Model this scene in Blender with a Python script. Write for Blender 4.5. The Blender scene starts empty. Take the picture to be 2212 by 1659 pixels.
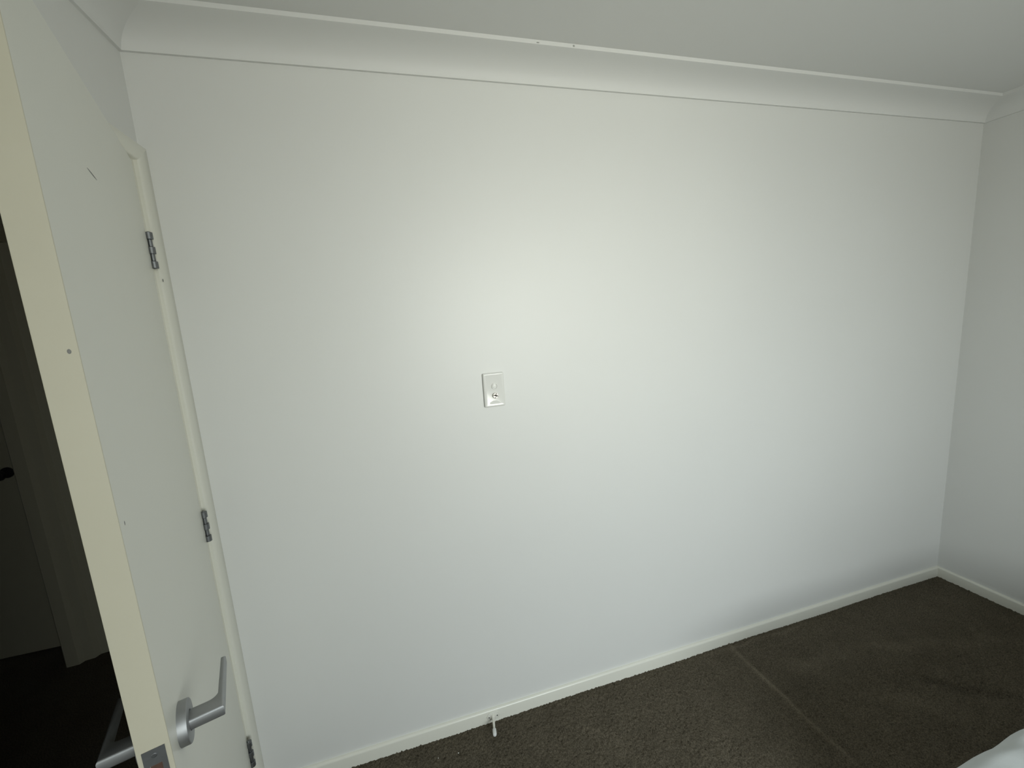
import bpy, bmesh, math, random
import numpy as np
from mathutils import Vector, Matrix

random.seed(7)
rng = np.random.default_rng(11)
sc = bpy.context.scene
COL = sc.collection
R = math.radians

# ------------------------------------------------------------------ camera
cam_d = bpy.data.cameras.new('camera')
cam_d.sensor_width = 36.0
cam_d.sensor_fit = 'HORIZONTAL'
cam_d.lens = 907.92 / 2212 * 36.0
cam_d.clip_start = 0.01
cam = bpy.data.objects.new('camera', cam_d)
COL.objects.link(cam)
yaw, pitch, roll = 0.2693, -0.1615, -0.0671
fw = Vector((math.sin(yaw) * math.cos(pitch), math.cos(yaw) * math.cos(pitch), math.sin(pitch)))
r0 = Vector((math.cos(yaw), -math.sin(yaw), 0))
u0 = r0.cross(fw)
r1 = r0 * math.cos(roll) + u0 * math.sin(roll)
u1 = -r0 * math.sin(roll) + u0 * math.cos(roll)
cam.matrix_world = Matrix(((r1.x, u1.x, -fw.x, 0.5985), (r1.y, u1.y, -fw.y, -1.439),
                           (r1.z, u1.z, -fw.z, 1.5855), (0, 0, 0, 1)))
sc.camera = cam

# ------------------------------------------------------------------ room dimensions
W, H, DEPTH = 3.382, 2.4, 3.1
WIN_X0, WIN_X1, WIN_Z0, WIN_Z1 = 0.92, 2.22, 0.95, 2.1
HX, HY = 0.021, -0.085            # hinge axis of the door
OPEN = 16.9                       # how far the door stands open, degrees
DOOR_W, DOOR_T, DOOR_H = 0.755, 0.036, 2.035

# ------------------------------------------------------------------ light
world = bpy.data.worlds.new('sky')
sc.world = world
world.use_nodes = True
bg = world.node_tree.nodes['Background']
bg.inputs['Color'].default_value = (0.72, 0.86, 1.0, 1)
bg.inputs['Strength'].default_value = 1.4


def area(name, loc, tilt, sx, sy, power, color, spread=180):
    d = bpy.data.lights.new(name, 'AREA')
    d.shape = 'RECTANGLE'
    d.size, d.size_y = sx, sy
    d.energy = power
    d.color = color
    d.spread = R(spread)
    o = bpy.data.objects.new(name, d)
    o.location = loc
    o.rotation_euler = (R(90 + tilt), 0, 0)      # 0: shines level into the room (+y)
    COL.objects.link(o)
    return o


wcx, wcz = (WIN_X0 + WIN_X1) / 2, (WIN_Z0 + WIN_Z1) / 2
area('window_daylight', (wcx, -DEPTH + 0.01, wcz), 3, WIN_X1 - WIN_X0 - .1, WIN_Z1 - WIN_Z0 - .1, 11.6, (1.0, .98, 0.83), 108)
area('window_skylight', (wcx, -DEPTH + 0.02, wcz), -30, WIN_X1 - WIN_X0 - .1, WIN_Z1 - WIN_Z0 - .1, 12.4, (0.80, 0.91, 0.98), 96)
# added narrow lamp at the window: casts a soft bright patch on the facing wall
area('added_wall_spot', (1.75, -DEPTH + 0.03, 1.55), 4, .5, .45, 0.62, (1.0, .99, 0.86), 40).rotation_euler[2] = R(12)

sc.view_settings.view_transform = 'Standard'
sc.view_settings.look = 'None'
sc.view_settings.gamma = 1
sc.view_settings.use_curve_mapping = False
sc.view_settings.exposure = 0.07


# ------------------------------------------------------------------ materials
def mat(name, color, rough=0.5, metal=0.0, noise=0.0, nscale=30.0, bump=0.0, bscale=200.0, spec=0.5, bdist=0.001):
    m = bpy.data.materials.new(name)
    m.use_nodes = True
    nt = m.node_tree
    b = nt.nodes['Principled BSDF']
    b.inputs['Roughness'].default_value = rough
    b.inputs['Metallic'].default_value = metal
    b.inputs['Specular IOR Level'].default_value = spec
    b.inputs['Base Color'].default_value = (*color, 1)
    tc = nt.nodes.new('ShaderNodeTexCoord')
    if noise:
        n = nt.nodes.new('ShaderNodeTexNoise')
        n.inputs['Scale'].default_value = nscale
        n.inputs['Detail'].default_value = 5
        mx = nt.nodes.new('ShaderNodeMix')
        mx.data_type = 'RGBA'
        mx.inputs['A'].default_value = (*[c * (1 - noise) for c in color], 1)
        mx.inputs['B'].default_value = (*[min(1, c * (1 + noise)) for c in color], 1)
        nt.links.new(tc.outputs['Object'], n.inputs['Vector'])
        nt.links.new(n.outputs['Fac'], mx.inputs['Factor'])
        nt.links.new(mx.outputs['Result'], b.inputs['Base Color'])
    if bump:
        n2 = nt.nodes.new('ShaderNodeTexNoise')
        n2.inputs['Scale'].default_value = bscale
        n2.inputs['Detail'].default_value = 3
        bp = nt.nodes.new('ShaderNodeBump')
        bp.inputs['Strength'].default_value = bump
        bp.inputs['Distance'].default_value = bdist
        nt.links.new(tc.outputs['Object'], n2.inputs['Vector'])
        nt.links.new(n2.outputs['Fac'], bp.inputs['Height'])
        nt.links.new(bp.outputs['Normal'], b.inputs['Normal'])
    return m


M = {
    'wall': mat('wall_paint', (0.76, 0.765, 0.745), 0.46, noise=0.015, nscale=3, bump=0.12, bscale=350, bdist=0.0006),
    'ceil': mat('ceiling_paint', (0.74, 0.745, 0.73), 0.8, noise=0.012, nscale=3, bump=0.1, bscale=300, bdist=0.0006),
    'cornice': mat('cornice_plaster_paint', (0.77, 0.775, 0.76), 0.6, bump=0.06, bscale=250, bdist=0.0006),
    'trim': mat('trim_gloss_paint', (0.80, 0.795, 0.715), 0.27, noise=0.02, nscale=8, bump=0.08, bscale=90, bdist=0.0006),
    'door': mat('door_satin_paint', (0.775, 0.775, 0.71), 0.33, noise=0.012, nscale=5, bump=0.06, bscale=120, bdist=0.0006),
    'edge': mat('door_edge_paint', (0.60, 0.572, 0.455), 0.5, noise=0.03, nscale=14, bump=0.1, bscale=80, bdist=0.0006),
    'steel': mat('satin_stainless_steel', (0.38, 0.39, 0.40), 0.54, 1.0, noise=0.05, nscale=60),
    'hinge': mat('hinge_steel', (0.22, 0.23, 0.24), 0.5, 1.0, noise=0.08, nscale=80),
    'latch': mat('latch_zinc', (0.24, 0.25, 0.26), 0.5, 0.9, noise=0.1, nscale=150),
    'bolt': mat('worn_brown_latch', (0.10, 0.055, 0.04), 0.55, noise=0.3, nscale=200),
    'plastic': mat('white_wall_plate_plastic', (0.80, 0.80, 0.77), 0.16),
    'chrome': mat('nickel_plating', (0.75, 0.72, 0.66), 0.22, 1.0),
    'dark': mat('dark_hole', (0.03, 0.028, 0.024), 0.7),
    'chip': mat('grey_plaster_chip', (0.36, 0.36, 0.34), 0.8),
    'mark': mat('grey_scuff', (0.24, 0.24, 0.23), 0.7),
    'stop': mat('cream_painted_stop', (0.76, 0.75, 0.68), 0.35),
    'rubber': mat('white_rubber', (0.74, 0.75, 0.74), 0.5),
    'carpet': mat('brown_grey_carpet', (0.098, 0.084, 0.061), 0.95, noise=0.22, nscale=9, bump=0.5, bscale=420, spec=0.1, bdist=0.004),
    'duvet': mat('white_cotton', (0.53, 0.555, 0.555), 0.85, bump=0.15, bscale=500, spec=0.2),
    'mattress': mat('mattress_ticking', (0.6, 0.6, 0.58), 0.9, spec=0.2),
    'bedbase': mat('grey_bed_base_fabric', (0.12, 0.12, 0.125), 0.9, noise=0.1, nscale=200, spec=0.2),
    'knob': mat('black_door_knob', (0.02, 0.02, 0.02), 0.4),
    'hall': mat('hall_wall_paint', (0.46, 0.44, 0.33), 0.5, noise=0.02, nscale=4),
    'crumb': mat('pale_crumb', (0.75, 0.74, 0.70), 0.8),
    'frame': mat('window_frame_paint', (0.78, 0.78, 0.76), 0.35),
}
# carpet: tufts of slightly different browns, and shading painted in: raised pile lighter, sunken pile darker
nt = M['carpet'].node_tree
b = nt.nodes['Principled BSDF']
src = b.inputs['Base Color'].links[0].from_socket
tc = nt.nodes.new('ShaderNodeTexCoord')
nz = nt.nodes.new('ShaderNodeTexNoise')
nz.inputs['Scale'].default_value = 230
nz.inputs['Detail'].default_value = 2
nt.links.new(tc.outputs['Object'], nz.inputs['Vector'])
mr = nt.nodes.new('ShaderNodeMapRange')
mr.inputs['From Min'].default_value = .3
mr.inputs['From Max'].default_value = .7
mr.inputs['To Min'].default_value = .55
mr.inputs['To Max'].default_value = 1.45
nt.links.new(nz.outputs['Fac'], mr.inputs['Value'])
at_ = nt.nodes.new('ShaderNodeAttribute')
at_.attribute_name = 'relief_shade'
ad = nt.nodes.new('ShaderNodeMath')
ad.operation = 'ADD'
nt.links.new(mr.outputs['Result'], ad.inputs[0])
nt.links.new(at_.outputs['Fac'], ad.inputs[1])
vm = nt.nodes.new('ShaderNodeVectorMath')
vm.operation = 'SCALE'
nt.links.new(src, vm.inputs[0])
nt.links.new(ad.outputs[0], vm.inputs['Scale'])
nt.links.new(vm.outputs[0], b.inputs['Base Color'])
# glazing: mostly clear, a little mirror
g = bpy.data.materials.new('window_glass')
g.use_nodes = True
nt = g.node_tree
for n in list(nt.nodes):
    nt.nodes.remove(n)
out = nt.nodes.new('ShaderNodeOutputMaterial')
mixs = nt.nodes.new('ShaderNodeMixShader')
mixs.inputs[0].default_value = 0.06
tr = nt.nodes.new('ShaderNodeBsdfTransparent')
gl = nt.nodes.new('ShaderNodeBsdfGlossy')
gl.inputs['Roughness'].default_value = 0.03
nt.links.new(tr.outputs[0], mixs.inputs[1])
nt.links.new(gl.outputs[0], mixs.inputs[2])
nt.links.new(mixs.outputs[0], out.inputs[0])
M['glass'] = g


# ------------------------------------------------------------------ helpers
def link(name, me, m=None, parent=None, smooth=None):
    o = bpy.data.objects.new(name, me)
    COL.objects.link(o)
    if m is not None:
        me.materials.append(M[m])
    if parent is not None:
        o.parent = parent
    if smooth is not None:
        for p in me.polygons:
            p.use_smooth = True
        try:
            me.set_sharp_from_angle(angle=R(smooth))
        except Exception:
            pass
    return o


def obj(name, bm, m=None, parent=None, smooth=None):
    bmesh.ops.recalc_face_normals(bm, faces=bm.faces[:])
    me = bpy.data.meshes.new(name)
    bm.to_mesh(me)
    bm.free()
    return link(name, me, m, parent, smooth)


def tag(o, label=None, cat=None, group=None, kind=None):
    if label:
        o['label'] = label
    if cat:
        o['category'] = cat
    if group:
        o['group'] = group
    if kind:
        o['kind'] = kind
    return o


def empty(name, loc=(0, 0, 0), rz=0.0):
    o = bpy.data.objects.new(name, None)
    o.empty_display_size = 0.1
    o.location = loc
    o.rotation_euler = (0, 0, rz)
    COL.objects.link(o)
    return o


def add_box(bm, x0, x1, y0, y1, z0, z1, bevel=0.0, seg=2):
    mx = Matrix.Translation(((x0 + x1) / 2, (y0 + y1) / 2, (z0 + z1) / 2)) @ Matrix.Diagonal((abs(x1 - x0), abs(y1 - y0), abs(z1 - z0), 1))
    r = bmesh.ops.create_cube(bm, size=1.0, matrix=mx)
    if bevel:
        es = {e for v in r['verts'] for e in v.link_edges}
        bmesh.ops.bevel(bm, geom=list(es), offset=bevel, segments=seg, affect='EDGES', profile=0.5)


def box(x0, x1, y0, y1, z0, z1, bevel=0.0, seg=2):
    bm = bmesh.new()
    add_box(bm, x0, x1, y0, y1, z0, z1, bevel, seg)
    return bm


def add_sections(bm, loops, cap=True):
    """join a row of equal-length closed loops of points into one skin"""
    rows = [[bm.verts.new(p) for p in lp] for lp in loops]
    n = len(rows[0])
    for a, b in zip(rows, rows[1:]):
        for i in range(n):
            bm.faces.new((a[i], a[(i + 1) % n], b[(i + 1) % n], b[i]))
    if cap:
        bm.faces.new(rows[0])
        bm.faces.new(rows[-1][::-1])


def sweep(profile, fa, fb):
    bm = bmesh.new()
    add_sections(bm, [[fa(*p) for p in profile], [fb(*p) for p in profile]])
    return bm


def add_lathe(bm, prof, mx, n=24):
    """prof: (radius, height) rows turned about local z, placed by mx; closed at both ends"""
    rows = []
    for r, h in prof:
        rows.append([mx @ Vector((r * math.cos(2 * math.pi * i / n), r * math.sin(2 * math.pi * i / n), h)) for i in range(n)])
    add_sections(bm, rows)


def zto(v):
    """a rotation that takes +z to the given direction"""
    return Vector((0, 0, 1)).rotation_difference(Vector(v)).to_matrix().to_4x4()


# ------------------------------------------------------------------ the shell
def struct(name, bm, m, label, cat, smooth=None):
    return tag(obj(name, bm, m, None, smooth), label, cat, None, 'structure')


JH = HY + 0.004                    # hinge side edge of the clear opening
JS = HY - DOOR_W - 0.006           # strike side edge
WT = 0.11                          # wall thickness
HEAD = DOOR_H + 0.004

struct('wall_back', box(-WT, W + .1, 0, .1, 0, H), 'wall', 'plain off-white painted wall with the small wall plate', 'wall')
struct('wall_right', box(W, W + .1, -DEPTH - .1, 0, 0, H), 'wall', 'off-white wall meeting the far corner of the carpet', 'wall')
bm = bmesh.new()
add_box(bm, -WT, 0, JH + .035, 0, 0, H)
add_box(bm, -WT, 0, -DEPTH - .1, JS - .035, 0, H)
add_box(bm, -WT, 0, JS - .035, JH + .035, HEAD + .035, H)
struct('wall_left', bm, 'wall', 'off-white wall holding the doorway and open door', 'wall')
bm = bmesh.new()
for a in ((0, WIN_X0, 0, H), (WIN_X1, W, 0, H), (WIN_X0, WIN_X1, 0, WIN_Z0), (WIN_X0, WIN_X1, WIN_Z1, H)):
    add_box(bm, a[0], a[1], -DEPTH - .1, -DEPTH, a[2], a[3])
struct('wall_front', bm, 'wall', 'off-white wall around the window behind the viewer', 'wall')
struct('ceiling', box(-WT, W + .1, -DEPTH - .1, .1, H, H + .1), 'ceil', 'plain flat white ceiling', 'ceiling')

# --- carpet: a fine displaced grid gives the pile its grain and the creases their relief
nx, ny = 760, 400
xs = np.linspace(0, W, nx)
ys = np.linspace(-1.75, 0, ny)
X, Y = np.meshgrid(xs, ys)
Z = rng.normal(0, 0.0017, X.shape)
RELIEF_SHADE = np.zeros_like(X)


def ridge(x0, y0, x1, y1, width, height, wob=0.006, relief_shade=0.22):
    global Z, RELIEF_SHADE
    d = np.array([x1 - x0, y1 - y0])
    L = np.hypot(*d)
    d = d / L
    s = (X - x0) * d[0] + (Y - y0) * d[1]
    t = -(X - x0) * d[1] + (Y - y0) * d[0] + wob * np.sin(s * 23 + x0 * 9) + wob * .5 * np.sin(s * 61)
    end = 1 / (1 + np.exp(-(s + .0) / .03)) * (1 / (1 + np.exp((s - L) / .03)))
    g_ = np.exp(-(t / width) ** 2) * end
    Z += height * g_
    RELIEF_SHADE += math.copysign(relief_shade, height) * g_  # colour stands in for light on ridges and shade in creases


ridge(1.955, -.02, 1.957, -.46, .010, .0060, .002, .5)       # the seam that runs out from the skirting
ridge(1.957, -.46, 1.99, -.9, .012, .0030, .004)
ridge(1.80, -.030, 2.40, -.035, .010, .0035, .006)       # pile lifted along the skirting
ridge(2.26, -.40, 2.42, -.52, .030, .0050, .01)          # light smear over a low ridge
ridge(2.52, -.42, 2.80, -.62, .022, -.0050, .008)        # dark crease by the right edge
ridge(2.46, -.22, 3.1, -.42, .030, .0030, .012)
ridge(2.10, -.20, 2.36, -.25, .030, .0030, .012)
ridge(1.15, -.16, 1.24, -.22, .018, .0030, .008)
Z += 0.0020 * np.sin(X * 7 + 1.5 * np.sin(Y * 9)) * np.sin(Y * 8 + 2)
Z -= Z[:, :].mean()
co = np.stack([X, Y, Z], -1).reshape(-1, 3)
idx = np.arange(nx * ny).reshape(ny, nx)
q = np.stack([idx[:-1, :-1], idx[:-1, 1:], idx[1:, 1:], idx[1:, :-1]], -1).reshape(-1, 4)
me = bpy.data.meshes.new('floor')
me.vertices.add(len(co))
me.vertices.foreach_set('co', co.ravel())
me.loops.add(q.size)
me.loops.foreach_set('vertex_index', q.ravel().astype(np.int32))
me.polygons.add(len(q))
me.polygons.foreach_set('loop_start', (np.arange(len(q)) * 4).astype(np.int32))
me.polygons.foreach_set('use_smooth', np.ones(len(q), dtype=bool))
me.update(calc_edges=True)
at = me.attributes.new('relief_shade', 'FLOAT', 'POINT')
at.data.foreach_set('value', RELIEF_SHADE.ravel().astype(np.float32))
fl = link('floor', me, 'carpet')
tag(fl, 'creased dark brown-grey carpet with a raised seam', 'carpet', None, 'structure')
obj('carpet_underlay', box(0, W, -DEPTH, 0, -.05, -.012), 'carpet', fl)
obj('carpet_far_piece', box(0, W, -DEPTH, -1.75, -.012, 0), 'carpet', fl)

# --- coved cornice, one mitred length per wall
ZC, CP = 2.3281, 0.1103
prof = [(0, H), (CP, H), (CP, H - .0115)]
for i in range(1, 10):
    a = math.pi / 2 * i / 10
    cx_, cz_ = CP - .002, ZC + .004      # centre of the hollow lies down and out in the room
    prof.append((cx_ - (CP - .012) * math.sin(a), cz_ + (H - .014 - cz_) * math.cos(a)))
prof += [(.0085, ZC + .004), (.0085, ZC), (0, ZC)]
corn = struct('trim_1', sweep(prof, lambda d, z: (d, -d, z), lambda d, z: (W - d, -d, z)), 'cornice', 'white coved cornice along the top of the wall with the plate', 'cornice', 40)
struct('trim_2', sweep(prof, lambda d, z: (d, -d, z), lambda d, z: (d, -DEPTH + d, z)), 'cornice', 'white coved cornice above the doorway', 'cornice', 40)
struct('trim_3', sweep(prof, lambda d, z: (W - d, -d, z), lambda d, z: (W - d, -DEPTH + d, z)), 'cornice', 'white coved cornice above the wall with the far corner', 'cornice', 40)
struct('trim_4', sweep(prof, lambda d, z: (d, -DEPTH + d, z), lambda d, z: (W - d, -DEPTH + d, z)), 'cornice', 'white coved cornice above the window behind the viewer', 'cornice', 40)

def paint_chip(parent, x, y, z, rx, rz, label):
    bm = bmesh.new()
    bmesh.ops.create_icosphere(bm, subdivisions=2, radius=1, matrix=Matrix.Translation((x, y, z)) @ Matrix.Diagonal((rx, .0012, rz, 1)))
    tag(obj('paint_chip', bm, 'chip', parent), label)


# --- skirting boards with a rounded top edge
BH, BT = 0.0537, 0.012
bp_ = [(0, -.01), (BT, -.01), (BT, BH - .009)]
for i in range(1, 6):
    a = math.pi / 2 * i / 5
    bp_.append((BT - .009 + .009 * math.cos(a), BH - .009 + .009 * math.sin(a)))
bp_.append((0, BH))
struct('baseboard_back', sweep(bp_, lambda d, z: (.0, -d, z), lambda d, z: (W - d, -d, z)), 'trim', 'low cream skirting board under the wall with the plate', 'skirting board', 40)
struct('baseboard_right', sweep(bp_, lambda d, z: (W - d, -d, z), lambda d, z: (W - d, -DEPTH + d, z)), 'trim', 'low cream skirting board running from the far corner', 'skirting board', 40)
struct('baseboard_left', sweep(bp_, lambda d, z: (d, JS - .082, z), lambda d, z: (d, -DEPTH + d, z)), 'trim', 'low cream skirting board past the doorway', 'skirting board', 40)
struct('baseboard_front', sweep(bp_, lambda d, z: (d, -DEPTH + d, z), lambda d, z: (W - d, -DEPTH + d, z)), 'trim', 'low cream skirting board under the window', 'skirting board', 40)

# --- window behind the viewer
wn = empty('window_1', (wcx, -DEPTH - .05, WIN_Z0))
tag(wn, 'white framed window in the wall behind the viewer', 'window', None, 'structure')
ww, wh = (WIN_X1 - WIN_X0) / 2, WIN_Z1 - WIN_Z0
bm = bmesh.new()
for a in ((-ww, -ww + .05, 0, wh), (ww - .05, ww, 0, wh), (-ww + .05, ww - .05, 0, .05), (-ww + .05, ww - .05, wh - .05, wh), (-.025, .025, .05, wh - .05)):
    add_box(bm, a[0], a[1], -.03, .03, a[2], a[3])
obj('window_frame', bm, 'frame', wn)
obj('pane', box(-ww + .05, -.025, -.003, .003, .05, wh - .05), 'glass', wn)
obj('pane', box(.025, ww - .05, -.003, .003, .05, wh - .05), 'glass', wn)

# --- door frame: jamb linings, stops and a splayed architrave with mitred head
AW = 0.0505                                 # the architrave fills the gap up to the corner
ap = [(0, 0), (0, .0125), (.0015, .0150), (.004, .0165), (.012, .0180), (AW - .004, .0180), (AW, .0165), (AW, 0)]
fr = empty('trim_5', (0, HY, 0))
tag(fr, 'cream splayed door frame squeezed into the corner beside the open door', 'door frame', None, 'structure')
yi, ys_, zi = -AW, JS - .030, HEAD + .010   # inner lines of the architrave
yo = -HY                                    # children sit in frame-local space
obj('architrave', sweep(ap, lambda a, t: (t, yi + a + yo, 0), lambda a, t: (t, yi + a + yo, zi + a * .86)), 'trim', fr, 30)
obj('architrave', sweep(ap, lambda a, t: (t, ys_ - a + yo, 0), lambda a, t: (t, ys_ - a + yo, zi + a * .86)), 'trim', fr, 30)
obj('architrave', sweep(ap, lambda a, t: (t, yi + a + yo, zi + a * .86), lambda a, t: (t, ys_ - a + yo, zi + a * .86)), 'trim', fr, 30)
obj('jamb', box(-WT, .004, JH + yo, JH + .035 + yo, 0, HEAD + .035, .0025, 3), 'trim', fr)
obj('jamb', box(-WT, .004, JS - .035 + yo, JS + yo, 0, HEAD + .035, .0025, 3), 'trim', fr)
obj('jamb', box(-WT, -.006, JS + yo, JH + yo, HEAD, HEAD + .035, .001), 'trim', fr)
obj('door_stop_bead', box(-.075, -.043, JH - .012 + yo, JH + yo, 0, HEAD), 'trim', fr)
obj('door_stop_bead', box(-.075, -.043, JS + yo, JS + .012 + yo, 0, HEAD), 'trim', fr)
bm = bmesh.new()
bmesh.ops.create_icosphere(bm, subdivisions=2, radius=.0026, matrix=Matrix.Translation((.0182, -.0498 - HY, 1.742)) @ Matrix.Diagonal((.5, .7, 1.7, 1)))
tag(obj('paint_chip', bm, 'mark', fr), 'small dark chip in the paint')

CHIPS = ((1.118, -CP, 2.3925, .0050, .0016), (1.236, -CP, 2.3945, .0034, .0030))
for x, y, z, rx, rz in CHIPS:
    paint_chip(corn, x, y, z, rx, rz, 'grey chip in the lip of the cornice')

# ------------------------------------------------------------------ the open door
dr = empty('door_1', (HX, HY, 0), R(OPEN - 90))   # local x runs along the leaf, local y points to the room
tag(dr, 'flush off-white door standing ajar into the dark hall', 'door', None, 'structure')
FO = 0.005
lf = obj('leaf', box(.005, DOOR_W, -FO - DOOR_T, -FO, .012, DOOR_H, .0010, 2), 'door', dr)
eg = obj('leaf_edge', box(DOOR_W - .0025, DOOR_W + .0006, -FO - DOOR_T - .0003, -FO + .0003, .0125, DOOR_H - .001, .0008, 2), 'edge', dr)
tag(eg, 'yellowed cream edge of the door')
# scratch and specks on the leaf
def door_mark(u0_, z0_, u1_, z1_, w_, name):
    bm = bmesh.new()
    d = Vector((u1_ - u0_, 0, z1_ - z0_))
    L = d.length
    mx = Matrix.Translation(((u0_ + u1_) / 2, -FO + .0001, (z0_ + z1_) / 2)) @ Vector((1, 0, 0)).rotation_difference(d).to_matrix().to_4x4() @ Matrix.Diagonal((L, .0008, w_, 1))
    bmesh.ops.create_icosphere(bm, subdivisions=2, radius=.5, matrix=mx)
    return obj(name, bm, 'mark', dr)


tag(door_mark(.508, 1.8613, .451, 1.8576, .0030, 'scratch'), 'thin grey scratch high on the door')
tag(door_mark(.7305, 1.3490, .7305, 1.3425, .0030, 'speck'), 'small dark speck on the door')
bm = bmesh.new()
bmesh.ops.create_icosphere(bm, subdivisions=2, radius=.002, matrix=Matrix.Translation((DOOR_W + .0006, -FO - .008, 1.578)) @ Matrix.Diagonal((.3, 1, 1.5, 1)))
tag(obj('speck', bm, 'mark', dr), 'small dark speck on the door edge')

# hinges: five knuckles round a pin, three wide ones on the frame leaf
for zc_ in (1.815, 1.039, 0.254):
    h0, h1 = zc_ - .046, zc_ + .046
    hg = obj('hinge', box(-.010, .006, -.0115, -.0085, h0, h1), 'hinge', dr)
    seg = [(0, .2, .0084), (.2, .4, .0050), (.4, .6, .0084), (.6, .8, .0050), (.8, 1, .0084)]
    for a, b, rr in seg:
        bm = bmesh.new()
        la, lb = h1 - a * (h1 - h0), h1 - b * (h1 - h0)
        add_lathe(bm, [(rr - .0007, lb + .0004), (rr, lb + .0010), (rr, la - .0010), (rr - .0007, la - .0004)], Matrix.Identity(4), 28)
        obj('knuckle', bm, 'hinge', hg, 25)
    bm = bmesh.new()
    add_lathe(bm, [(.003, h0 - .001), (.0042, h0), (.0042, h1), (.003, h1 + .0015)], Matrix.Identity(4), 12)
    obj('pin', bm, 'hinge', hg, 50)

# lever handles, one on each face
UZ = (.682, .9865)


def lever(side):
    """side +1: room face, -1: hall face"""
    f = -FO if side > 0 else -FO - DOOR_T
    hd = empty('lever_handle', (UZ[0], f, UZ[1]))
    hd.parent = dr
    tag(hd, 'satin steel lever handle on a round rose' if side > 0 else 'hall-side steel lever in the shade')
    mx = zto((0, side, 0))
    bm = bmesh.new()
    add_lathe(bm, [(.0325, 0), (.0325, .0108), (.0321, .0122), (.0308, .0130), (.0155, .0130), (.0155, .0118), (.0001, .0118)], mx, 56)
    obj('rose', bm, 'steel', hd, 35)
    # a broad neck from the rose, a sharp outer corner and a filleted inner one, then a flat grip towards the hinges
    bm = bmesh.new()
    out_, inn, nk, tip = .0585, .0490, .0140, -.1140
    ol = [(nk, .0110), (nk, out_), (tip, out_ - .0005), (tip, inn + .0012), (-nk - .013, inn)]
    for i in range(1, 7):
        a = math.pi / 2 * i / 6
        ol.append((-nk - .013 + .013 * math.sin(a), inn - .013 + .013 * math.cos(a)))
    ol.append((-nk, .0110))
    loops = []
    for zz, ins in ((-.0102, .0046), (-.0094, .0026), (-.0078, .0010), (-.0056, 0.0), (.0062, 0.0), (.0085, .0010), (.0100, .0030)):
        lp = []
        n = len(ol)
        for k in range(n):
            p0, p1, p2 = Vector(ol[k - 1]), Vector(ol[k]), Vector(ol[(k + 1) % n])
            e1, e2 = (p1 - p0).normalized(), (p2 - p1).normalized()
            n1, n2 = Vector((-e1.y, e1.x)), Vector((-e2.y, e2.x))
            m_ = (n1 + n2) / max(.3, 1 + n1.dot(n2))
            if k in (0, n - 1):
                m_ = Vector((m_.x, 0))
            v = p1 + m_ * ins
            lp.append((v.x, side * v.y, zz))
        loops.append(lp)
    add_sections(bm, loops)
    obj('lever', bm, 'steel', hd, 40)
    return hd


lever(1)
lever(-1)

# latch plate let into the edge of the leaf
PZ = .992
yc = -FO - DOOR_T / 2
bm = bmesh.new()
pw, ph, ow, oh = .0127, .033, .0066, .0085
xa, xb = DOOR_W, DOOR_W + .0016


def ring(x, a, b, n=6):
    return [(x, yc - a, PZ - b), (x, yc + a, PZ - b), (x, yc + a, PZ + b), (x, yc - a, PZ + b)]


vo0 = [bm.verts.new(v) for v in ring(xa, pw, ph)]
vo1 = [bm.verts.new(v) for v in ring(xb, pw, ph)]
vi1 = [bm.verts.new(v) for v in ring(xb, ow, oh)]
vi0 = [bm.verts.new(v) for v in ring(xa, ow, oh)]
for A, B in ((vo0, vo1), (vo1, vi1), (vi1, vi0)):
    for i in range(4):
        bm.faces.new((A[i], A[(i + 1) % 4], B[(i + 1) % 4], B[i]))
lp_ = obj('latch_plate', bm, 'latch', dr)
obj('latch_bolt', box(DOOR_W - .01, DOOR_W + .0009, yc - ow, yc + ow, PZ - oh, PZ + oh, .001), 'bolt', lp_)
for s in (1, -1):
    bm = bmesh.new()
    add_lathe(bm, [(.0036, 0), (.0036, .0004), (.0024, .0007)], Matrix.Translation((xb, yc, PZ + s * .0235)) @ zto((1, 0, 0)), 14)
    obj('screw', bm, 'hinge', lp_)

# ------------------------------------------------------------------ the hall beyond the doorway
HLY = 1.05                         # wall that closes the hall
bm = bmesh.new()
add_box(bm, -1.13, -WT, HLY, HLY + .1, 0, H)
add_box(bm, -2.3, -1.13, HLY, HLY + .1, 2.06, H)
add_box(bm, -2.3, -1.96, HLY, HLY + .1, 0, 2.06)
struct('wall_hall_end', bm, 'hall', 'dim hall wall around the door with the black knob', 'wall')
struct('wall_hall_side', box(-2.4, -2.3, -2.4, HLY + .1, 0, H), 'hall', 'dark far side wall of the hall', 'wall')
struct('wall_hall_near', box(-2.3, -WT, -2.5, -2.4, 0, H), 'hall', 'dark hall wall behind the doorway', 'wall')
struct('hall_light_block', box(-2.4, -WT, 1.36, 1.42, 0, H), 'hall', 'added panel that keeps light out behind the closed hall door', 'wall')  # unseen panel added to stop light leaking in past the hall door
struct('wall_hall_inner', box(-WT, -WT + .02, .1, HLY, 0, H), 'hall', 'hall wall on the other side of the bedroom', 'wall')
struct('ceiling_hall', box(-2.4, -WT, -2.5, 1.4, H, H + .1), 'ceil', 'dark hall ceiling', 'ceiling')
struct('floor_hall', box(-2.4, 0, -2.5, 1.4, -.05, 0), 'carpet', 'dark carpet of the hall', 'carpet')
hp = [(0, 0), (0, .030), (.006, .038), (.016, .040), (.022, .070), (.052, .070), (.058, .060), (.058, 0)]
hf = empty('trim_6', (-1.13, HLY, 0))
tag(hf, 'stepped door frame in the dark hall', 'door frame', None, 'structure')
hp2 = [(-.012, .1), (-.012, .068), (.0, .073), (.05, .070), (.062, .052), (.098, .045), (.112, .024), (.143, .018), (.143, 0), (0, 0), (0, .1)]
hp2 = [(-.010, 0), (-.010, .066), (-.003, .073), (.046, .070), (.060, .050), (.098, .044), (.110, .022), (.140, .016), (.143, 0)]
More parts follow.
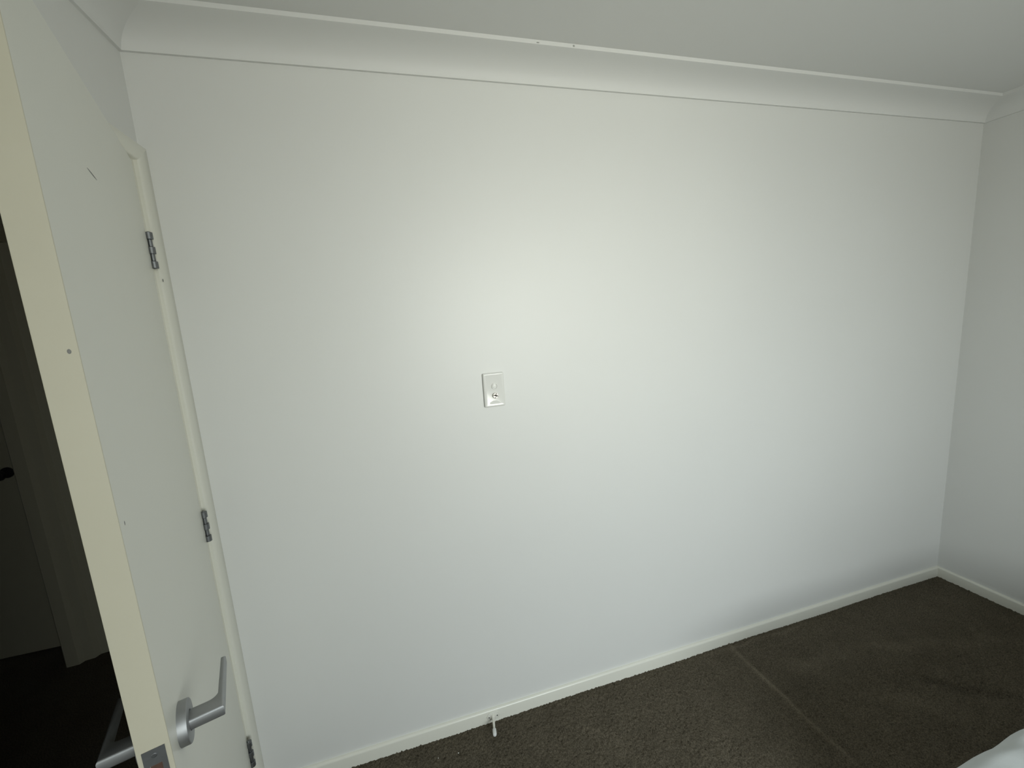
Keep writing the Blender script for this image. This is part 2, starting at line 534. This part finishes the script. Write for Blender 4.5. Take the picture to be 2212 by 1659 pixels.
obj('architrave', sweep(hp2, lambda a, t: (a, -t, 0), lambda a, t: (a, -t, 2.05)), 'hall', hf)
obj('architrave', sweep(hp2, lambda a, t: (-.83 - a, -t, 0), lambda a, t: (-.83 - a, -t, 2.05)), 'hall', hf)
obj('architrave', box(-.97, .14, -.05, 0, 2.05, 2.13), 'hall', hf)
obj('jamb', box(-.012, 0, 0, .12, 0, 2.06), 'hall', hf)
obj('jamb', box(-.83, -.012, 0, .155, 2.06, 2.09), 'hall', hf)
d2 = empty('door_2', (-1.145, HLY + .115, 0))
tag(d2, 'dim closed door with a black knob at the end of the hall', 'door', None, 'structure')
obj('leaf', box(-.81, 0, 0, .036, .008, 2.055, .002), 'hall', d2)
bm = bmesh.new()
add_lathe(bm, [(.027, 0), (.027, .006), (.011, .009), (.010, .030), (.022, .038), (.027, .050), (.024, .062), (.012, .067)], Matrix.Translation((-.148, 0, .986)) @ zto((0, -1, 0)), 24)
tag(obj('knob', bm, 'knob', d2, 40), 'black round knob')

# ------------------------------------------------------------------ wall plate with the aerial socket
wp = empty('wall_plate', (.9265, 0, 1.330))
tag(wp, 'small white wall plate with an aerial socket below a round blank', 'wall plate')
bm = bmesh.new()
pw_, ph_, pt_ = .0375, .0605, .0115


def rrect(a, b, r, y, n=5):
    lp = []
    for cx, cz, s in ((a - r, b - r, 0), (-a + r, b - r, 1), (-a + r, -b + r, 2), (a - r, -b + r, 3)):
        for i in range(n):
            t = math.pi / 2 * (s + i / (n - 1))
            lp.append((cx + r * math.cos(t), y, cz + r * math.sin(t)))
    return lp


add_sections(bm, [rrect(pw_ - .002, ph_ - .002, .004, .0), rrect(pw_ - .002, ph_ - .002, .004, -.0030), rrect(pw_, ph_, .004, -.0030), rrect(pw_, ph_, .004, -.0085), rrect(pw_ - .0008, ph_ - .0008, .004, -.0098),
                  rrect(pw_ - .0030, ph_ - .0030, .0035, -pt_), rrect(pw_ - .0055, ph_ - .0055, .003, -pt_ - .0003),
                  rrect(pw_ - .0085, ph_ - .0085, .002, -pt_ + .0006)])
obj('plate', bm, 'plastic', wp, 30)
# raised rim arcs of the plate's face
bm = bmesh.new()
n_ = 15
for (zs, ze, zf, sg) in ((-.0535, -.0405, -.0530, 1),):
    arc = [(-.019 + .038 * i / (n_ - 1), -.0440 + .0065 * math.sin(math.pi * i / (n_ - 1))) for i in range(n_)]
    la = [(x, -pt_ + .0006, z) for x, z in arc] + [(.019, -pt_ + .0006, -.0500), (-.019, -pt_ + .0006, -.0500)]
    lb = [(x * .97, -pt_ - .0008, z - .0004) for x, z in arc] + [(.0185, -pt_ - .0003, -.0500), (-.0185, -pt_ - .0003, -.0500)]
    add_sections(bm, [la, lb])
obj('finger_tab', bm, 'plastic', wp, 30)
cap = empty('blank_cap', (.0008, -pt_ + .0004, .0135))
cap.parent = wp
bm = bmesh.new()
add_lathe(bm, [(.0106, 0), (.0106, .0026), (.0100, .0034), (.0094, .0034), (.0091, .0004), (.0001, .0003)], zto((0, -1, 0)), 32)
obj('ring', bm, 'plastic', cap, 30)
bm = bmesh.new()
add_lathe(bm, [(.0071, .0002), (.0071, .0026), (.0063, .0032), (.0001, .0034)], zto((0, -1, 0)), 32)
obj('disc', bm, 'plastic', cap, 30)
sk = empty('aerial_socket', (.0020, -pt_ + .0004, -.0195))
sk.parent = wp
bm = bmesh.new()
add_lathe(bm, [(.0100, 0), (.0100, .0075), (.0090, .0084), (.0058, .0084), (.0055, .0030), (.0001, .0030)], zto((0, -1, 0)), 32)
tag(obj('socket_body', bm, 'chrome', sk, 35), 'nickel threaded socket')
bm = bmesh.new()
add_lathe(bm, [(.0030, .003), (.0030, .0088), (.0024, .0092)], zto((0, -1, 0)), 16)
obj('centre_contact', bm, 'dark', sk, 35)
for k in range(4):
    a = math.pi / 4 + math.pi / 2 * k + .55
    bm = bmesh.new()
    mx = Matrix.Rotation(-a, 4, 'Y')
    r = bmesh.ops.create_cube(bm, size=1, matrix=mx @ Matrix.Translation((.0066, -.0084, 0)) @ Matrix.Diagonal((.0046, .0010, .0024, 1)))
    obj('slot', bm, 'dark', sk)

# ------------------------------------------------------------------ door stop on the skirting
ds = empty('door_stop', (.823, -BT, .027))
tag(ds, 'small cream door stop with white rubber tip on the skirting board', 'door stop')
bm = bmesh.new()
add_sections(bm, [[(x * s, y, z * s2) for x, z in ((.027, 0), (.022, .010), (.012, .019), (-.012, .019), (-.022, .010), (-.027, 0), (-.022, -.010), (-.012, -.016), (.012, -.016), (.022, -.010))]
                  for s, s2, y in ((1, 1, .0), (1, 1, -.0018), (.9, .88, -.0032))])
obj('base_plate', bm, 'stop', ds, 30)
bm = bmesh.new()
dirv = Vector((-.15, -1, .05)).normalized()
mx = zto(dirv)
add_lathe(bm, [(.0100, .001), (.0095, .006), (.0062, .012), (.0050, .020), (.0042, .055), (.0042, .058)], mx, 20)
obj('arm', bm, 'stop', ds, 50)
bm = bmesh.new()
add_lathe(bm, [(.0056, .058), (.0070, .060), (.0074, .072), (.0072, .080), (.0060, .0845), (.0030, .0865)], mx, 24)
tag(obj('rubber_tip', bm, 'rubber', ds, 50), 'white rubber tip')
for s in (1, -1):
    bm = bmesh.new()
    add_lathe(bm, [(.0026, .0), (.0026, .0036), (.0014, .0042)], Matrix.Translation((s * .0165, 0, -.001)) @ zto((0, -1, 0)), 12)
    tag(obj('screw', bm, 'dark', ds), 'dark screw head')

# ------------------------------------------------------------------ two pale crumbs on the carpet
def crumb(name, x, y, s, label):
    bm = bmesh.new()
    bmesh.ops.create_icosphere(bm, subdivisions=2, radius=s)
    for v in bm.verts:
        v.co *= random.uniform(.7, 1.15)
        v.co.z *= .8
    o = obj(name, bm, 'crumb')
    o.location = (x, y, s * .8)
    tag(o, label, 'crumb', 'crumbs on the carpet')


CRUMBS = True
crumb('carpet_crumb', .6705, -.0895, .0022, 'white crumb on the carpet, the one nearer the door stop')
crumb('carpet_crumb.001', .597, -.0830, .0016, 'white crumb on the carpet, the one farther from the door stop')

# ------------------------------------------------------------------ the bed whose corner comes into view
BX0, BX1, BY0, BY1 = 1.755, 3.30, -2.98, -.890
bed = empty('bed', ((BX0 + BX1) / 2, (BY0 + BY1) / 2, 0))
tag(bed, 'bed under a rumpled white cotton cover, its corner at the picture edge', 'bed')
ox, oy = bed.location.x, bed.location.y
obj('bed_base', box(BX0 + .03 - ox, BX1 - .03 - ox, BY0 - oy, BY1 - .03 - oy, .06, .20, .02), 'bedbase', bed)
obj('mattress', box(BX0 + .01 - ox, BX1 - .01 - ox, BY0 - oy, BY1 - .01 - oy, .20, .395, .05, 4), 'mattress', bed)
for sx in (BX0 + .12, BX1 - .12):
    for sy in (BY0 + .12, BY1 - .12):
        bm = bmesh.new()
        add_lathe(bm, [(.022, -.004), (.025, .002), (.030, .07)], Matrix.Translation((sx - ox, sy - oy, 0)), 16)
        obj('leg', bm, 'bedbase', bed, 50)


def duvet():
    """a cover draped over the mattress: superellipse plan, rounded top edge, hanging skirt, folds"""
    a, b = (BX1 - BX0) / 2 + .012, (BY1 - BY0) / 2 + .012
    nr, na = 46, 320
    loops = []
    for i in range(nr + 1):
        s = i / nr
        lp = []
        for k in range(na):
            t = 2 * math.pi * k / na
            ct, st = math.cos(t), math.sin(t)
            # rounded-rectangle plan on the unit square
            rc = .085
            m_ = max(abs(ct) , abs(st))
            ux, uy = ct / m_, st / m_
            if abs(ux) > 1 - rc and abs(uy) > 1 - rc:
                cx_, cy_ = math.copysign(1 - rc, ux), math.copysign(1 - rc, uy)
                d_ = math.hypot(ux - cx_, uy - cy_) or 1
                f_ = rc / d_
                k_ = min(1, f_)
                ux, uy = cx_ + (ux - cx_) * k_, cy_ + (uy - cy_) * k_
            if s < .6:
                f = .02 + .98 * (s / .6) ** .8 * .97
                x, y, z = ux * (a - .05) * f, uy * (b - .05) * f, .45
            else:
                q_ = (s - .6) / .4
                if q_ < .4:
                    w_ = q_ / .4 * math.pi / 2
                    x, y = ux * (a - .05 + .05 * math.sin(w_)), uy * (b - .05 + .05 * math.sin(w_))
                    z = .45 - .06 * (1 - math.cos(w_))
                else:
                    h = (q_ - .4) / .6
                    fl_ = .012 * h + .010 * h * math.sin(t * 34 + 3 * math.sin(t * 5))
                    x, y = ux * (a + fl_), uy * (b + fl_)
                    z = .39 - .24 * h
            wx, wy = x + ox, y + oy
            # folds that run diagonally over the corner, and a soft heap
            z += (.0034 * math.sin((wx * .80 + wy * .60) * 71 + 2.6 * math.sin(wx * 5.3 - wy * 6.1)) + .0030 * math.sin((wx * .55 + wy * .83) * 37 + 2.2 * math.sin(wx * 3.1 + wy * 8.7 + 1))) * (.35 + .65 * abs(math.sin(wx * 2.3 + wy * 3.7))) * min(1, s / .3) * (1 if s < .8 else .4)
            z += .0080 * math.sin(wx * 11 + wy * 6) * math.sin(wy * 8 - 1.3)
            lp.append((x, y, z))
        loops.append(lp)
    bm = bmesh.new()
    add_sections(bm, loops, cap=False)
    bm.faces.new([v for v in bm.verts[:na]])
    o = obj('cover', bm, 'duvet', bed, 80)
    md = o.modifiers.new('thickness', 'SOLIDIFY')
    md.thickness = .006
    md.offset = -1
    return o


duvet()
